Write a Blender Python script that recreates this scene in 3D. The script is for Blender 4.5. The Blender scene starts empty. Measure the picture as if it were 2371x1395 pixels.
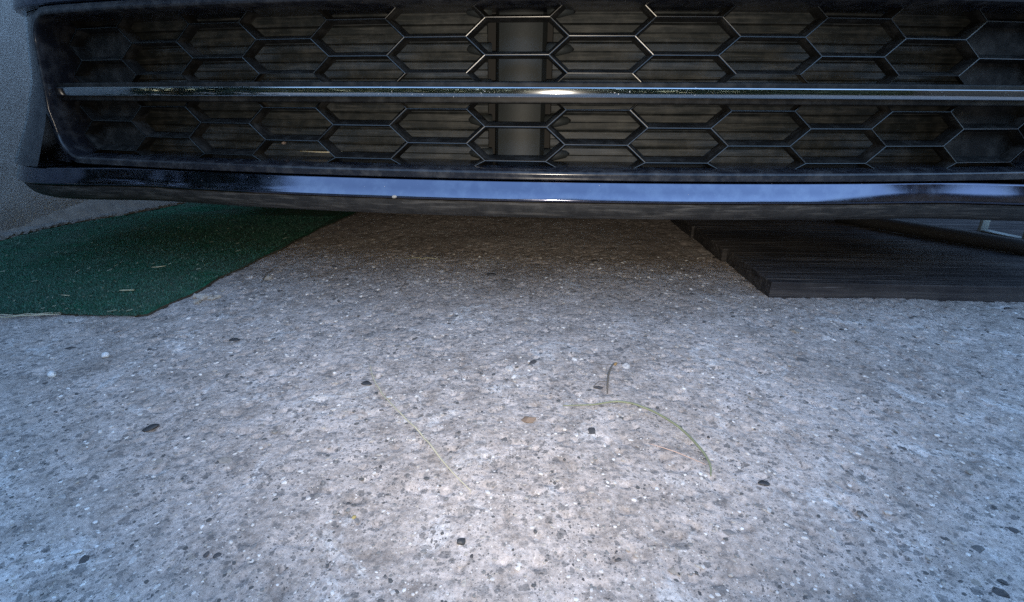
import bpy, bmesh, math, random
import numpy as np
from mathutils import Vector, Matrix, Euler

# ------------------------------------------------------------------ camera, sky, sun, exposure
S = bpy.context.scene
COL = S.collection
CAM_H, PITCH, YAW, ROLL, F_PX = .335, math.radians(21), math.radians(2.24), .0058, 1200.0
fw = Vector((-math.sin(YAW)*math.cos(PITCH), math.cos(YAW)*math.cos(PITCH), -math.sin(PITCH)))
rt = Vector((math.cos(YAW), math.sin(YAW), 0)); up = rt.cross(fw)
rt, up = rt*math.cos(ROLL)+up*math.sin(ROLL), up*math.cos(ROLL)-rt*math.sin(ROLL)
cd = bpy.data.cameras.new('camera'); cam = bpy.data.objects.new('camera', cd); COL.objects.link(cam)
cam.matrix_world = Matrix(((rt.x, up.x, -fw.x, 0), (rt.y, up.y, -fw.y, 0), (rt.z, up.z, -fw.z, CAM_H), (0, 0, 0, 1)))
cd.sensor_width = 36; cd.lens = 36*F_PX/2371; cd.clip_start = .02; cd.clip_end = 500
S.camera = cam

SUN_EL, SUN_AZ = math.radians(14), math.radians(-25)      # low sun behind the parked car: this side lies in shade
wd = bpy.data.worlds.new('World'); S.world = wd; wd.use_nodes = True
nt = wd.node_tree; sky = nt.nodes.new('ShaderNodeTexSky'); sky.sky_type = 'NISHITA'; sky.sun_disc = False
sky.sun_elevation = SUN_EL; sky.sun_rotation = SUN_AZ; sky.air_density = 1.0; sky.dust_density = .6; sky.ozone_density = 2.0
nt.links.new(sky.outputs[0], nt.nodes['Background'].inputs[0]); nt.nodes['Background'].inputs[1].default_value = .15
sl = bpy.data.lights.new('sun', 'SUN'); sl.energy = .07; sl.angle = math.radians(12); sl.color = (1, .86, .72)
so = bpy.data.objects.new('sun', sl); COL.objects.link(so)
sd = Vector((math.sin(SUN_AZ)*math.cos(SUN_EL), math.cos(SUN_AZ)*math.cos(SUN_EL), math.sin(SUN_EL)))
so.rotation_euler = sd.to_track_quat('Z', 'Y').to_euler()
# the phone's lit flash, mirrored in the chrome strip of the photograph
S.cycles.max_bounces = 6; S.cycles.diffuse_bounces = 3; S.cycles.glossy_bounces = 3; S.cycles.caustics_reflective = False
S.cycles.use_denoising = False; S.cycles.use_adaptive_sampling = False; S.cycles.sample_clamp_indirect = .08; S.cycles.sample_clamp_direct = 12.0   # keep the grit crisp: a denoiser smears it
fl = bpy.data.lights.new('phone_flash', 'SPOT'); fl.energy = 4.2; fl.spot_size = math.radians(112); fl.spot_blend = 1.0; fl.shadow_soft_size = .004; fl.color = (1, .87, .71)
fo = bpy.data.objects.new('phone_flash', fl); COL.objects.link(fo); fo.location = (.012, .0, CAM_H-.010); fo.rotation_euler = (math.radians(83), 0, YAW)
S.view_settings.view_transform = 'Standard'; S.view_settings.look = 'None'
S.view_settings.exposure = 2.82; S.view_settings.gamma = 1

# ------------------------------------------------------------------ helpers
rng = np.random.default_rng(7); random.seed(7)

def link(name, me, mat=None, parent=None, smooth=True):
    o = bpy.data.objects.new(name, me); COL.objects.link(o)
    if mat is not None:
        for m in (mat if isinstance(mat, (list, tuple)) else [mat]): me.materials.append(m)
    if smooth and len(me.polygons): me.polygons.foreach_set('use_smooth', [True]*len(me.polygons))
    if parent: o.parent = parent
    return o
def mesh(name, vs, fs):
    me = bpy.data.meshes.new(name); me.from_pydata([tuple(v) for v in vs], [], fs); me.update(); return me
def build(name, vs, fs, mat, parent=None, smooth=True): return link(name, mesh(name, vs, fs), mat, parent, smooth)
def empty(name, loc=(0, 0, 0), parent=None):
    o = bpy.data.objects.new(name, None); COL.objects.link(o); o.location = loc; o.empty_display_size = .05
    if parent: o.parent = parent
    return o
def tag(o, label, cat, group=None, kind=None):
    o['label'] = label; o['category'] = cat
    if group: o['group'] = group
    if kind: o['kind'] = kind
    return o
def smoothstep(a, b, x):
    t = np.clip((x-a)/(b-a), 0, 1); return t*t*(3-2*t)
def autosmooth(o, ang=35):
    me = o.data
    try: me.set_sharp_from_angle(angle=math.radians(ang))
    except Exception: pass
def fix_normals(o):
    bm = bmesh.new(); bm.from_mesh(o.data); bmesh.ops.recalc_face_normals(bm, faces=bm.faces); bm.to_mesh(o.data); bm.free()
def box_vf(x0, x1, y0, y1, z0, z1):
    v = [(x, y, z) for z in (z0, z1) for y in (y0, y1) for x in (x0, x1)]
    return v, [(0, 2, 3, 1), (4, 5, 7, 6), (0, 1, 5, 4), (2, 6, 7, 3), (0, 4, 6, 2), (1, 3, 7, 5)]
def bevel_box(name, x0, x1, y0, y1, z0, z1, b, mat, parent=None, seg=2):
    bm = bmesh.new(); v, f = box_vf(x0, x1, y0, y1, z0, z1); vv = [bm.verts.new(p) for p in v]
    for q in f: bm.faces.new([vv[i] for i in q])
    bmesh.ops.bevel(bm, geom=list(bm.edges), offset=b, segments=seg, affect='EDGES', profile=.5)
    me = bpy.data.meshes.new(name); bm.to_mesh(me); bm.free(); o = link(name, me, mat, parent); autosmooth(o); return o
def tube(name, pts, rad, mat, parent=None, n=6, flat=1.0):
    """tapered tube through points; rad scalar or list"""
    pts = [Vector(p) for p in pts]; r = rad if isinstance(rad, (list, tuple)) else [rad]*len(pts)
    vs, fs = [], []
    for i, p in enumerate(pts):
        t = (pts[min(i+1, len(pts)-1)]-pts[max(i-1, 0)]).normalized()
        a = t.cross(Vector((0, 0, 1)));  a = a.normalized() if a.length > 1e-4 else Vector((1, 0, 0))
        b = a.cross(t)
        for k in range(n):
            w = 2*math.pi*k/n; vs.append(p+a*math.cos(w)*r[i]+b*math.sin(w)*r[i]*flat)
    for i in range(len(pts)-1):
        for k in range(n): fs.append((i*n+k, i*n+(k+1) % n, (i+1)*n+(k+1) % n, (i+1)*n+k))
    fs.append(tuple(range(n-1, -1, -1))); fs.append(tuple(range((len(pts)-1)*n, len(pts)*n)))
    return build(name, vs, fs, mat, parent)

# lattice noise for the ground relief, defined for any x, y
def _hash(ix, iy, s):
    h = (ix.astype(np.int64)*374761393 + iy.astype(np.int64)*668265263 + s*974634777) & 0xffffffff
    h = ((h ^ (h >> 13))*1274126177) & 0xffffffff
    return ((h ^ (h >> 16)) & 0xffff)/65535.0
def vnoise(x, y, scale, s):
    x = np.asarray(x, float)/scale; y = np.asarray(y, float)/scale
    ix, iy = np.floor(x), np.floor(y); fx, fy = x-ix, y-iy
    fx = fx*fx*fx*(fx*(fx*6-15)+10); fy = fy*fy*fy*(fy*(fy*6-15)+10)
    a, b = _hash(ix, iy, s), _hash(ix+1, iy, s); c, d = _hash(ix, iy+1, s), _hash(ix+1, iy+1, s)
    return (a*(1-fx)+b*fx)*(1-fy)+(c*(1-fx)+d*fx)*fy
def ground_z(x, y):
    z = (vnoise(x, y, .33, 1)-.5)*.008 + (vnoise(x, y, .11, 2)-.5)*.0035
    z = z + (vnoise(x, y, .037, 3)-.5)*.0013 + (vnoise(x, y, .015, 4)-.5)*.0008
    n = vnoise(x, y, .0085, 5); z = z - np.maximum(0, n-.70)*.0120
    return z + (vnoise(x, y, .006, 6)-.5)*.0009
def gz(x, y): return float(ground_z(np.array([x]), np.array([y]))[0])

# ------------------------------------------------------------------ materials
def new_mat(name):
    m = bpy.data.materials.new(name); m.use_nodes = True; n = m.node_tree; return m, n, n.nodes['Principled BSDF']
def nodes(n, kind, **kw):
    x = n.nodes.new(kind)
    for k, v in kw.items():
        if k in x.inputs: x.inputs[k].default_value = v
        else: setattr(x, k, v)
    return x
def ramp(n, src, stops, interp='LINEAR'):
    r = n.nodes.new('ShaderNodeValToRGB'); r.color_ramp.interpolation = interp; e = r.color_ramp.elements
    while len(e) < len(stops): e.new(.5)
    for el, (p, c) in zip(e, stops):
        el.position = p; el.color = (*c, 1) if isinstance(c, tuple) else (c, c, c, 1)
    n.links.new(src, r.inputs[0]); return r.outputs[0]
def mix(n, fac, a, b, mode='MIX'):
    m = n.nodes.new('ShaderNodeMix'); m.data_type = 'RGBA'; m.blend_type = mode
    for sock, v in ((m.inputs[0], fac), (m.inputs[6], a), (m.inputs[7], b)):
        if hasattr(v, 'is_output'): n.links.new(v, sock)
        elif isinstance(v, tuple): sock.default_value = (*v, 1)
        else: sock.default_value = v
    return m.outputs[2]
def coords(n, scale=(1, 1, 1)):
    t = n.nodes.new('ShaderNodeNewGeometry'); mp = n.nodes.new('ShaderNodeMapping'); mp.inputs['Scale'].default_value = scale
    n.links.new(t.outputs['Position'], mp.inputs[0]); return mp.outputs[0]
def noise(n, co, scale, detail=4, rough=.55, dist=0):
    x = nodes(n, 'ShaderNodeTexNoise', Scale=scale, Detail=detail, Roughness=rough, Distortion=dist); n.links.new(co, x.inputs['Vector']); return x.outputs[0]
def voro(n, co, scale, feature='F1', out='Distance', rnd=1.0):
    x = n.nodes.new('ShaderNodeTexVoronoi'); x.feature = feature; x.inputs['Scale'].default_value = scale; x.inputs['Randomness'].default_value = rnd
    n.links.new(co, x.inputs['Vector']); return x.outputs[out]
def bump(n, p, h, strength, dist=.002):
    b = nodes(n, 'ShaderNodeBump', Strength=strength, Distance=dist); n.links.new(h, b.inputs['Height']); n.links.new(b.outputs[0], p.inputs['Normal'])
def setp(p, **kw):
    for k, v in kw.items():
        s = p.inputs[k.replace('_', ' ')]; s.default_value = (*v, 1) if isinstance(v, tuple) and len(v) == 3 else v
def math_n(n, op, a, b=None):
    m = n.nodes.new('ShaderNodeMath'); m.operation = op
    for i, v in enumerate((a, b)):
        if v is None: continue
        if hasattr(v, 'is_output'): n.links.new(v, m.inputs[i])
        else: m.inputs[i].default_value = v
    return m.outputs[0]

def upright(n, co):
    """x and z as plane coordinates, for faces that stand upright"""
    a = n.nodes.new('ShaderNodeSeparateXYZ'); b = n.nodes.new('ShaderNodeCombineXYZ'); n.links.new(co, a.inputs[0])
    n.links.new(a.outputs[0], b.inputs[0]); n.links.new(a.outputs[2], b.inputs[1]); return b.outputs[0]
def specks(n, co, scale, thr, warp=.15):
    """sparse irregular flecks, 0/1"""
    x = n.nodes.new('ShaderNodeTexVoronoi'); x.voronoi_dimensions = '2D'; x.inputs['Scale'].default_value = scale; n.links.new(co, x.inputs['Vector'])
    d = x.outputs['Distance']; r = n.nodes.new('ShaderNodeSeparateColor'); n.links.new(x.outputs['Color'], r.inputs[0])
    size = math_n(n, 'MULTIPLY', math_n(n, 'SUBTRACT', r.outputs[0], thr), .9)
    nn = noise(n, co, scale*3.1, 2)
    dd = math_n(n, 'ADD', d, math_n(n, 'MULTIPLY', math_n(n, 'SUBTRACT', nn, .5), warp*2))
    return math_n(n, 'LESS_THAN', dd, size)

def mat_plain(name, col, rough=.5, metal=0.0, bumpy=None, var=.25, spec=.5):
    m, n, p = new_mat(name); co = coords(n)
    f = noise(n, co, 35, 4); c = mix(n, f, tuple(x*(1-var) for x in col), tuple(min(1, x*(1+var)) for x in col))
    n.links.new(c, p.inputs['Base Color']); setp(p, Roughness=rough, Metallic=metal); p.inputs['Specular IOR Level'].default_value = spec
    if bumpy: bump(n, p, noise(n, co, bumpy[0], 5), bumpy[1], .001)
    return m

def mat_concrete():
    m, n, p = new_mat('exposed aggregate concrete'); co = coords(n)
    # wide stains and lime patches, then mortar tone, then grains of several sizes
    big = noise(n, co, 5.5, 4, .6, .4); mid = noise(n, co, 30, 5, .68, .5); fine = noise(n, co, 230, 4, .7)
    base = ramp(n, mid, [(.30, (.20, .182, .170)), (.46, (.335, .312, .298)), (.60, (.40, .377, .366)), (.72, (.47, .447, .437))])
    tint = ramp(n, big, [(.34, (.84, .785, .745)), (.52, (1.04, .985, .95)), (.70, (1.10, 1.06, 1.04))])
    c = mix(n, 1.0, base, tint, 'MULTIPLY')
    lime = ramp(n, noise(n, co, 12, 6, .72, .9), [(.56, 0.0), (.64, 1.0)])
    c = mix(n, math_n(n, 'MULTIPLY', lime, .55), c, (.58, .57, .565))
    brown = ramp(n, noise(n, co, 15, 5, .7, .6), [(.57, 0.0), (.70, 1.0)])
    c = mix(n, math_n(n, 'MULTIPLY', brown, .50), c, (.235, .185, .15))
    clus = ramp(n, noise(n, co, 17, 3, .6), [(.34, .45), (.58, 1.0)])       # stones lie bare in patches
    for sc, th, dark, lo, wp in ((38, .78, (.19, .178, .170), .60, .36), (62, .66, (.135, .128, .126), .78, .36), (105, .60, (.115, .110, .109), .82, .32), (165, .60, (.20, .185, .175), .75, .28), (270, .64, (.10, .096, .095), .88, .25), (450, .66, (.08, .076, .073), .78, .22)):
        c = mix(n, math_n(n, 'MULTIPLY', math_n(n, 'MULTIPLY', specks(n, co, sc, th, wp), clus), lo), c, dark)
    for sc, th, lt, lo in ((110, .88, (.54, .51, .48), .6), (250, .86, (.60, .58, .555), .65), (440, .84, (.70, .68, .66), .6)):
        mp = nodes(n, 'ShaderNodeMapping'); mp.inputs['Location'].default_value = (3.7, 1.9, 0); n.links.new(co, mp.inputs[0])
        c = mix(n, math_n(n, 'MULTIPLY', specks(n, mp.outputs[0], sc, th, .28), lo), c, lt)
    c = mix(n, .55, c, ramp(n, fine, [(.25, .12), (.75, .88)]), 'OVERLAY')
    n.links.new(c, p.inputs['Base Color']); setp(p, Roughness=.85); p.inputs['Specular IOR Level'].default_value = .3
    h = math_n(n, 'ADD', math_n(n, 'MULTIPLY', noise(n, co, 300, 4, .7), .9), math_n(n, 'MULTIPLY', voro(n, co, 150), .7))
    bump(n, p, h, .65, .0018)
    return m

def mat_dusty(name, col, rough, metal, dust=.75, dustcol=(.5, .49, .47), scale=230, thr=.93, spec=.5, streak=None):
    """glossy trim with dried flecks and a dust film"""
    m, n, p = new_mat(name); co = coords(n)
    cu_ = upright(n, co); s1 = specks(n, cu_, scale, thr, .12); s2 = specks(n, cu_, scale*2.3, thr+.015, .12)
    sp = math_n(n, 'MAXIMUM', s1, s2)
    film = ramp(n, noise(n, co, 40, 5, .65), [(.45, 0.0), (.8, 1.0)])
    f = math_n(n, 'MULTIPLY', sp, dust)
    c = mix(n, math_n(n, 'MULTIPLY', film, .10), col, dustcol); c = mix(n, f, c, dustcol)
    if streak:
        st = ramp(n, noise(n, coords(n, (18, 18, 260)), 1, 4), [(.5, 0.0), (.75, 1.0)])
        c = mix(n, math_n(n, 'MULTIPLY', st, streak), c, dustcol)
    n.links.new(c, p.inputs['Base Color'])
    r = math_n(n, 'ADD', math_n(n, 'MULTIPLY', film, .06), rough); r = math_n(n, 'MAXIMUM', r, math_n(n, 'MULTIPLY', sp, .7))
    n.links.new(r, p.inputs['Roughness'])
    n.links.new(math_n(n, 'MULTIPLY', math_n(n, 'SUBTRACT', 1.0, f), metal), p.inputs['Metallic'])
    p.inputs['Specular IOR Level'].default_value = spec
    bump(n, p, math_n(n, 'ADD', math_n(n, 'MULTIPLY', noise(n, co, 700, 3), .10), math_n(n, 'MULTIPLY', sp, .6)), .12, .0006)
    return m

def mat_chrome():
    m, n, p = new_mat('pitted chrome'); co = coords(n)
    patch = ramp(n, noise(n, coords(n, (9, 9, 9)), 1, 3), [(.48, 0.0), (.62, 1.0)])
    sp = math_n(n, 'MULTIPLY', math_n(n, 'MAXIMUM', specks(n, upright(n, co), 190, .84, .25), specks(n, upright(n, co), 420, .86, .25)), patch)
    blot = ramp(n, noise(n, co, 75, 6, .72, .6), [(.70, 0.0), (.72, 1.0)])
    w = math_n(n, 'MAXIMUM', sp, blot)
    n.links.new(mix(n, math_n(n, 'MULTIPLY', w, .85), (.36, .375, .395), (.42, .43, .45)), p.inputs['Base Color'])
    n.links.new(math_n(n, 'ADD', math_n(n, 'MULTIPLY', w, .55), .07), p.inputs['Roughness'])
    n.links.new(math_n(n, 'SUBTRACT', 1.0, math_n(n, 'MULTIPLY', w, .9)), p.inputs['Metallic'])
    bump(n, p, math_n(n, 'ADD', math_n(n, 'MULTIPLY', w, .5), math_n(n, 'MULTIPLY', noise(n, co, 160, 3), .05)), .06, .0006)
    return m

def mat_stone():
    m, n, p = new_mat('aggregate stone'); oi = n.nodes.new('ShaderNodeObjectInfo'); co = coords(n)
    c = ramp(n, oi.outputs['Random'], [(0, (.055, .052, .053)), (.22, (.10, .097, .097)), (.40, (.17, .16, .155)), (.56, (.23, .205, .18)), (.70, (.33, .31, .295)), (.82, (.43, .41, .395)), (.965, (.60, .58, .56))], 'CONSTANT')
    c = mix(n, .5, c, ramp(n, noise(n, co, 300, 4), [(.2, .2), (.8, .8)]), 'OVERLAY')
    n.links.new(c, p.inputs['Base Color']); setp(p, Roughness=.75); bump(n, p, noise(n, co, 600, 4), .5, .0006)
    return m

def mat_turf():
    m, n, p = new_mat('worn green carpet'); co = coords(n)
    pile = noise(n, co, 330, 4, .8); patch = noise(n, co, 9, 6, .68, .6)
    c = ramp(n, pile, [(.3, (.006, .050, .026)), (.5, (.014, .100, .054)), (.7, (.034, .160, .092))])
    c = mix(n, .8, c, ramp(n, noise(n, co, 55, 5, .75, .5), [(.3, .12), (.7, .88)]), 'OVERLAY')
    dust = ramp(n, patch, [(.40, 0.0), (.62, 1.0)])
    c = mix(n, math_n(n, 'MULTIPLY', dust, .50), c, (.10, .115, .10))
    lint = specks(n, co, 130, .86, .5)
    c = mix(n, math_n(n, 'MULTIPLY', lint, .55), c, (.22, .25, .22))
    n.links.new(c, p.inputs['Base Color']); setp(p, Roughness=.95); p.inputs['Specular IOR Level'].default_value = .15
    bump(n, p, math_n(n, 'ADD', noise(n, co, 700, 3, .8), math_n(n, 'MULTIPLY', noise(n, co, 60, 3), 1.2)), .9, .003)
    return m

def mat_board():
    m, n, p = new_mat('black stained board'); co = coords(n, (2.2, 60, 60))
    g = noise(n, co, 1.0, 6, .7, .35); g2 = noise(n, coords(n, (2.2, 130, 130)), 1.0, 4, .75, .2)
    c = ramp(n, g, [(.3, (.014, .014, .016)), (.5, (.032, .031, .034)), (.7, (.075, .070, .070))])
    s = ramp(n, g2, [(.58, 0.0), (.66, 1.0)])
    c = mix(n, math_n(n, 'MULTIPLY', s, .8), c, (.12, .115, .12))
    dust = ramp(n, noise(n, coords(n), 9, 5, .65), [(.45, 0.0), (.75, 1.0)])
    c = mix(n, math_n(n, 'MULTIPLY', dust, .50), c, (.10, .093, .09))
    n.links.new(c, p.inputs['Base Color']); setp(p, Roughness=.75); p.inputs['Specular IOR Level'].default_value = .08
    bump(n, p, math_n(n, 'ADD', g, g2), .6, .002)
    return m

def mat_stucco():
    m, n, p = new_mat('grey wall render'); co = coords(n)
    c = ramp(n, noise(n, co, 3.5, 6, .6, .3), [(.3, (.28, .285, .28)), (.7, (.40, .405, .395))])
    sep = n.nodes.new('ShaderNodeSeparateXYZ'); n.links.new(co, sep.inputs[0])
    low = math_n(n, 'ADD', sep.outputs[2], math_n(n, 'MULTIPLY', noise(n, co, 7, 5, .7), .22))
    c = mix(n, math_n(n, 'MULTIPLY', ramp(n, low, [(.12, 1.0), (.27, 0.0)]), .55), c, (.12, .10, .08))   # splash-back dirt
    c = mix(n, .5, c, ramp(n, noise(n, co, 150, 5, .75), [(.2, .2), (.8, .8)]), 'OVERLAY')
    n.links.new(c, p.inputs['Base Color']); setp(p, Roughness=.92); p.inputs['Specular IOR Level'].default_value = .2
    bump(n, p, math_n(n, 'ADD', noise(n, co, 260, 5, .7), math_n(n, 'MULTIPLY', noise(n, co, 18, 4), 1.5)), .8, .004)
    return m

M = dict(
    concrete=mat_concrete(), stone=mat_stone(), turf=mat_turf(), board=mat_board(), stucco=mat_stucco(), chrome=mat_chrome(),
    paint=mat_dusty('dark blue paint', (.10, .105, .145), .10, 1.0, .85, (.55, .56, .58), 150, .955),
    gloss=mat_dusty('black gloss trim', (.010, .011, .015), .20, 0.0, .6, (.45, .45, .44), 260, .945, .45),
    grille=mat_dusty('black grille plastic', (.007, .007, .0067), .5, 0.0, .45, (.30, .29, .27), 300, .975, .18),
    rim=mat_plain('glint grille edge', (.080, .080, .078), .36, 1.0),  # brighter metal colour stands in for the flash glint along the rib edges
    slat=mat_dusty('shutter plastic', (.0098, .0125, .0130), .6, 0.0, .5, (.33, .32, .29), 240, .965, .4, .10),
    duct=mat_plain('grey duct plastic', (.018, .0215, .0225), .6, 0.0, (160, .2), .25, .3),
    under=mat_dusty('black valance plastic', (.016, .016, .016), .55, 0.0, .6, (.30, .29, .27), 170, .955, .4, .25),
    void=mat_plain('black radiator', (.006, .006, .006), .8),
    rubber=mat_plain('tyre rubber', (.012, .012, .013), .8, 0, (90, .4)),
    alloy=mat_plain('wheel alloy', (.35, .36, .37), .35, .8),
    glass=mat_plain('dark glass', (.01, .012, .014), .05), lens=mat_plain('lamp lens', (.05, .052, .055), .08),
    steel=mat_plain('galvanised steel', (.16, .19, .19), .6, .2, (60, .3)),
    straw=mat_plain('dry straw', (.42, .385, .28), .7), green=mat_plain('green blade', (.17, .185, .11), .6, 0, None, .45),
    pale=mat_plain('pale dry blade', (.42, .40, .27), .7), pink=mat_plain('reddish stem', (.48, .33, .26), .7),
    twig=mat_plain('dry twig', (.10, .085, .07), .8), seed=mat_plain('dry bud', (.20, .13, .055), .8),
    leaf=mat_plain('brown leaf scrap', (.16, .115, .085), .8), white=mat_plain('white pebble', (.56, .57, .58), .7, 0, (300, .5)),
    dark=mat_plain('dark stone', (.03, .03, .032), .55, 0, (300, .6)), mortar=mat_plain('crumbled mortar', (.30, .29, .27), .9, 0, (200, .8), .5),
    soil=mat_plain('dirt', (.13, .105, .085), .95, 0, (150, .8), .5), ochre=mat_plain('ochre seed', (.30, .24, .09), .7),
    hedge=mat_plain('hedge leaf', (.022, .036, .016), .6, 0, None, .6), bark=mat_plain('bark', (.09, .07, .05), .9, 0, (60, .8)),
    housewall=mat_plain('added wall render', (.07, .066, .06), .9, 0, (120, .5)), tile=mat_plain('roof tile', (.20, .10, .07), .8, 0, (80, .4)),
    wood=mat_plain('painted door', (.08, .06, .045), .5), frame=mat_plain('window frame', (.5, .5, .5), .4))

# ------------------------------------------------------------------ the ground: one sheet, fine where the picture looks
def axis(segs):
    out = []
    for a, b, s in segs: out += list(np.arange(a, b-1e-9, s))
    return np.array(out+[segs[-1][1]])
gx = axis([(-60, -4, 8), (-4, -1.5, .25), (-1.5, -.95, .01), (-.95, .95, .0033), (.95, 1.5, .01), (1.5, 4, .25), (4, 60, 8)])
gy = axis([(-60, -4, 8), (-4, .1, .2), (.1, .22, .006), (.22, .75, .0028), (.75, 1.25, .0045), (1.25, 1.9, .008), (1.9, 5, .1), (5, 69, 8)])
X, Y = np.meshgrid(gx, gy); Z = ground_z(X, Y)
nx, ny = len(gx), len(gy)
me = bpy.data.meshes.new('ground'); me.vertices.add(nx*ny)
me.vertices.foreach_set('co', np.stack([X, Y, Z], -1).reshape(-1).astype(np.float32))
i = (np.arange(ny-1)[:, None]*nx+np.arange(nx-1)[None]).reshape(-1)
quad = np.stack([i, i+1, i+1+nx, i+nx], 1).reshape(-1).astype(np.int32); nq = len(i)
me.loops.add(nq*4); me.loops.foreach_set('vertex_index', quad)
me.polygons.add(nq); me.polygons.foreach_set('loop_start', np.arange(0, nq*4, 4, dtype=np.int32)); me.polygons.foreach_set('loop_total', np.full(nq, 4, dtype=np.int32))
me.update(calc_edges=True)
ground = link('ground', me, M['concrete']); ground['kind'] = 'structure'

# stones set in it: the 300 largest as pieces, the rest as one part
def hull(npts, seed, sx=1.0, flat=.6, jit=.3):
    """angular stone: convex hull of scattered points, worn a little"""
    bm = bmesh.new(); r = random.Random(seed)
    for k in range(npts):
        zz = 1-2*(k+.5)/npts; a = k*2.39996+r.uniform(-.5, .5); q = math.sqrt(1-zz*zz); m = 1-r.random()*jit
        bm.verts.new((q*math.cos(a)*m*sx, q*math.sin(a)*m, zz*m*flat))
    res = bmesh.ops.convex_hull(bm, input=bm.verts)
    bmesh.ops.delete(bm, geom=[g for g in res['geom_interior'] if isinstance(g, bmesh.types.BMVert)], context='VERTS')
    return bm
def rock(sub, jit, seed, flat=.6):
    bm = hull(15, seed, random.Random(seed).uniform(1.0, 1.5), flat, jit)
    me = bpy.data.meshes.new('stone'); bm.to_mesh(me); bm.free(); return me
rock_meshes = [rock(1, .34, k, .55) for k in range(18)]
def visible_xy(rnd):
    """a spot on the concrete the picture can see, denser towards the near edge"""
    while True:
        y = .24+.95*rnd.random()**1.7; x = (rnd.random()*2-1)*(.40+.75*(y-.24))
        if y > .74 and x < -.60+.06*(y-.76): continue
        if y > .89 and x > .43: continue
        return x, y
r1 = random.Random(11)
for mm in rock_meshes: mm.materials.append(M['stone'])
for k in range(300):
    x, y = visible_xy(r1); s = (.0017+.0050*r1.random()**2.4)*(.50+1.15*y)
    o = bpy.data.objects.new('stone', rock_meshes[k % 18]); COL.objects.link(o); o.parent = ground
    o.location = (x, y, gz(x, y)-s*.34*r1.random()+s*.04); o.rotation_euler = (r1.uniform(-.25, .25), r1.uniform(-.25, .25), r1.uniform(0, 6.28)); o.scale = (s*1.15, s, s*r1.uniform(.5, .9))
vs, fs, mi = [], [], []
bm = bmesh.new(); bmesh.ops.create_icosphere(bm, subdivisions=1, radius=1); ico = np.array([v.co[:] for v in bm.verts]); icf = [tuple(v.index for v in f.verts) for f in bm.faces]; bm.free()
ico0 = ico[:12] if False else ico
rg = np.random.default_rng(5); base = 0; V = []
for k in range(7500):
    x, y = visible_xy(r1); s = (.0007+.0018*r1.random()**2.2)*(.55+1.0*y)
    v = ico0*(1+rg.uniform(-.25, .25, (len(ico0), 1)))*np.array([s*r1.uniform(.9, 1.5), s, s*.6]); a = r1.random()*6.28; ca, sa = math.cos(a), math.sin(a)
    v = np.stack([v[:, 0]*ca-v[:, 1]*sa+x, v[:, 0]*sa+v[:, 1]*ca+y, v[:, 2]+gz(x, y)-s*.1], 1); V.append(v)
    fs += [(f[0]+base, f[1]+base, f[2]+base) for f in icf]; base += len(v); mi += [r1.choice([0, 0, 1, 1, 1, 2, 2, 2, 3, 3, 3, 4])]*len(icf)
me = bpy.data.meshes.new('gravel'); me.from_pydata(np.concatenate(V).tolist(), [], fs); me.update()
gr = link('gravel', me, [mat_plain('grit charcoal', (.07, .07, .07), .8), mat_plain('grit grey', (.17, .165, .16), .8), mat_plain('grit sand', (.33, .30, .27), .8), mat_plain('grit pale', (.48, .46, .44), .8), mat_plain('grit white', (.58, .57, .56), .8)], ground, smooth=False)
me.polygons.foreach_set('material_index', mi); gr['kind'] = 'stuff'

# ------------------------------------------------------------------ house wall on the left, with the crumbled mortar at its foot
wall = empty('house_wall', (-1.36, 1.24, 0)); tag(wall, 'grey rendered house wall left of the car, stained brown at its foot', 'wall')
def wx(y): return -1.355+.035*(y-1.24)                   # wall face
ys = list(np.arange(.62, 3.2, .04))+[3.4, 4, 5, 6, 7, 8]; zs = list(np.arange(-.02, .55, .03))+[.6, .8, 1.2, 1.8, 2.5]
vs, fs = [], []
for y in ys:
    for z in zs:
        b = (vnoise(np.array([y]), np.array([z]), .22, 9)[0]-.5)*.010+(vnoise(np.array([y]), np.array([z]), .06, 10)[0]-.5)*.003
        vs.append((wx(y)+b, y, z))
n = len(zs)
for a in range(len(ys)-1):
    for b in range(n-1): fs.append((a*n+b, (a+1)*n+b, (a+1)*n+b+1, a*n+b+1))
k0 = len(vs)
for y in (ys[0], ys[-1]):
    for z in (zs[0], zs[-1]): vs += [(wx(y)-.001, y, z), (wx(y)-.28, y, z)]
fs += [(k0, k0+2, k0+3, k0+1), (k0+4, k0+5, k0+7, k0+6), (k0+1, k0+3, k0+7, k0+5), (k0+2, k0+6, k0+7, k0+3)]
o = build('render_face', vs, fs, M['stucco']); o.parent = wall; o.matrix_parent_inverse = Matrix.Translation((1.36, -1.24, 0))
cop = bevel_box('coping', -1.70, -1.33, .56, 8.05, 2.501, 2.57, .01, M['mortar']); cop.parent = wall; cop.matrix_parent_inverse = Matrix.Translation((1.36, -1.24, 0))
# mortar fillet between wall and mat: ragged top, broken edge
def mat_left(y): return -1.372+.345*(y-1.238) if y < 1.75 else -1.195+.05*(y-1.75)
vs, fs = [], []; ys = np.arange(1.0, 3.0, .012)
for y in ys:
    xa, xb = wx(y)-.004, max(mat_left(y)+.012, wx(y)+.03)
    hh = .020+.05*max(0, min(1, (y-1.25)/.4))
    for t in np.linspace(0, 1, 9):
        x = xa+(xb-xa)*t; e = (vnoise(np.array([x]), np.array([y]), .03, 21)[0]-.5)*.010+(vnoise(np.array([x]), np.array([y]), .012, 22)[0]-.5)*.006
        vs.append((x+e*(.6 if 0 < t < 1 else 0), y, hh*(1-t)**1.3+.004+e*(1-abs(2*t-1)*.6)-(.02 if t == 1 else 0)))
for a in range(len(ys)-1):
    for b in range(8): fs.append((a*9+b, a*9+b+1, (a+1)*9+b+1, (a+1)*9+b))
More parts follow.
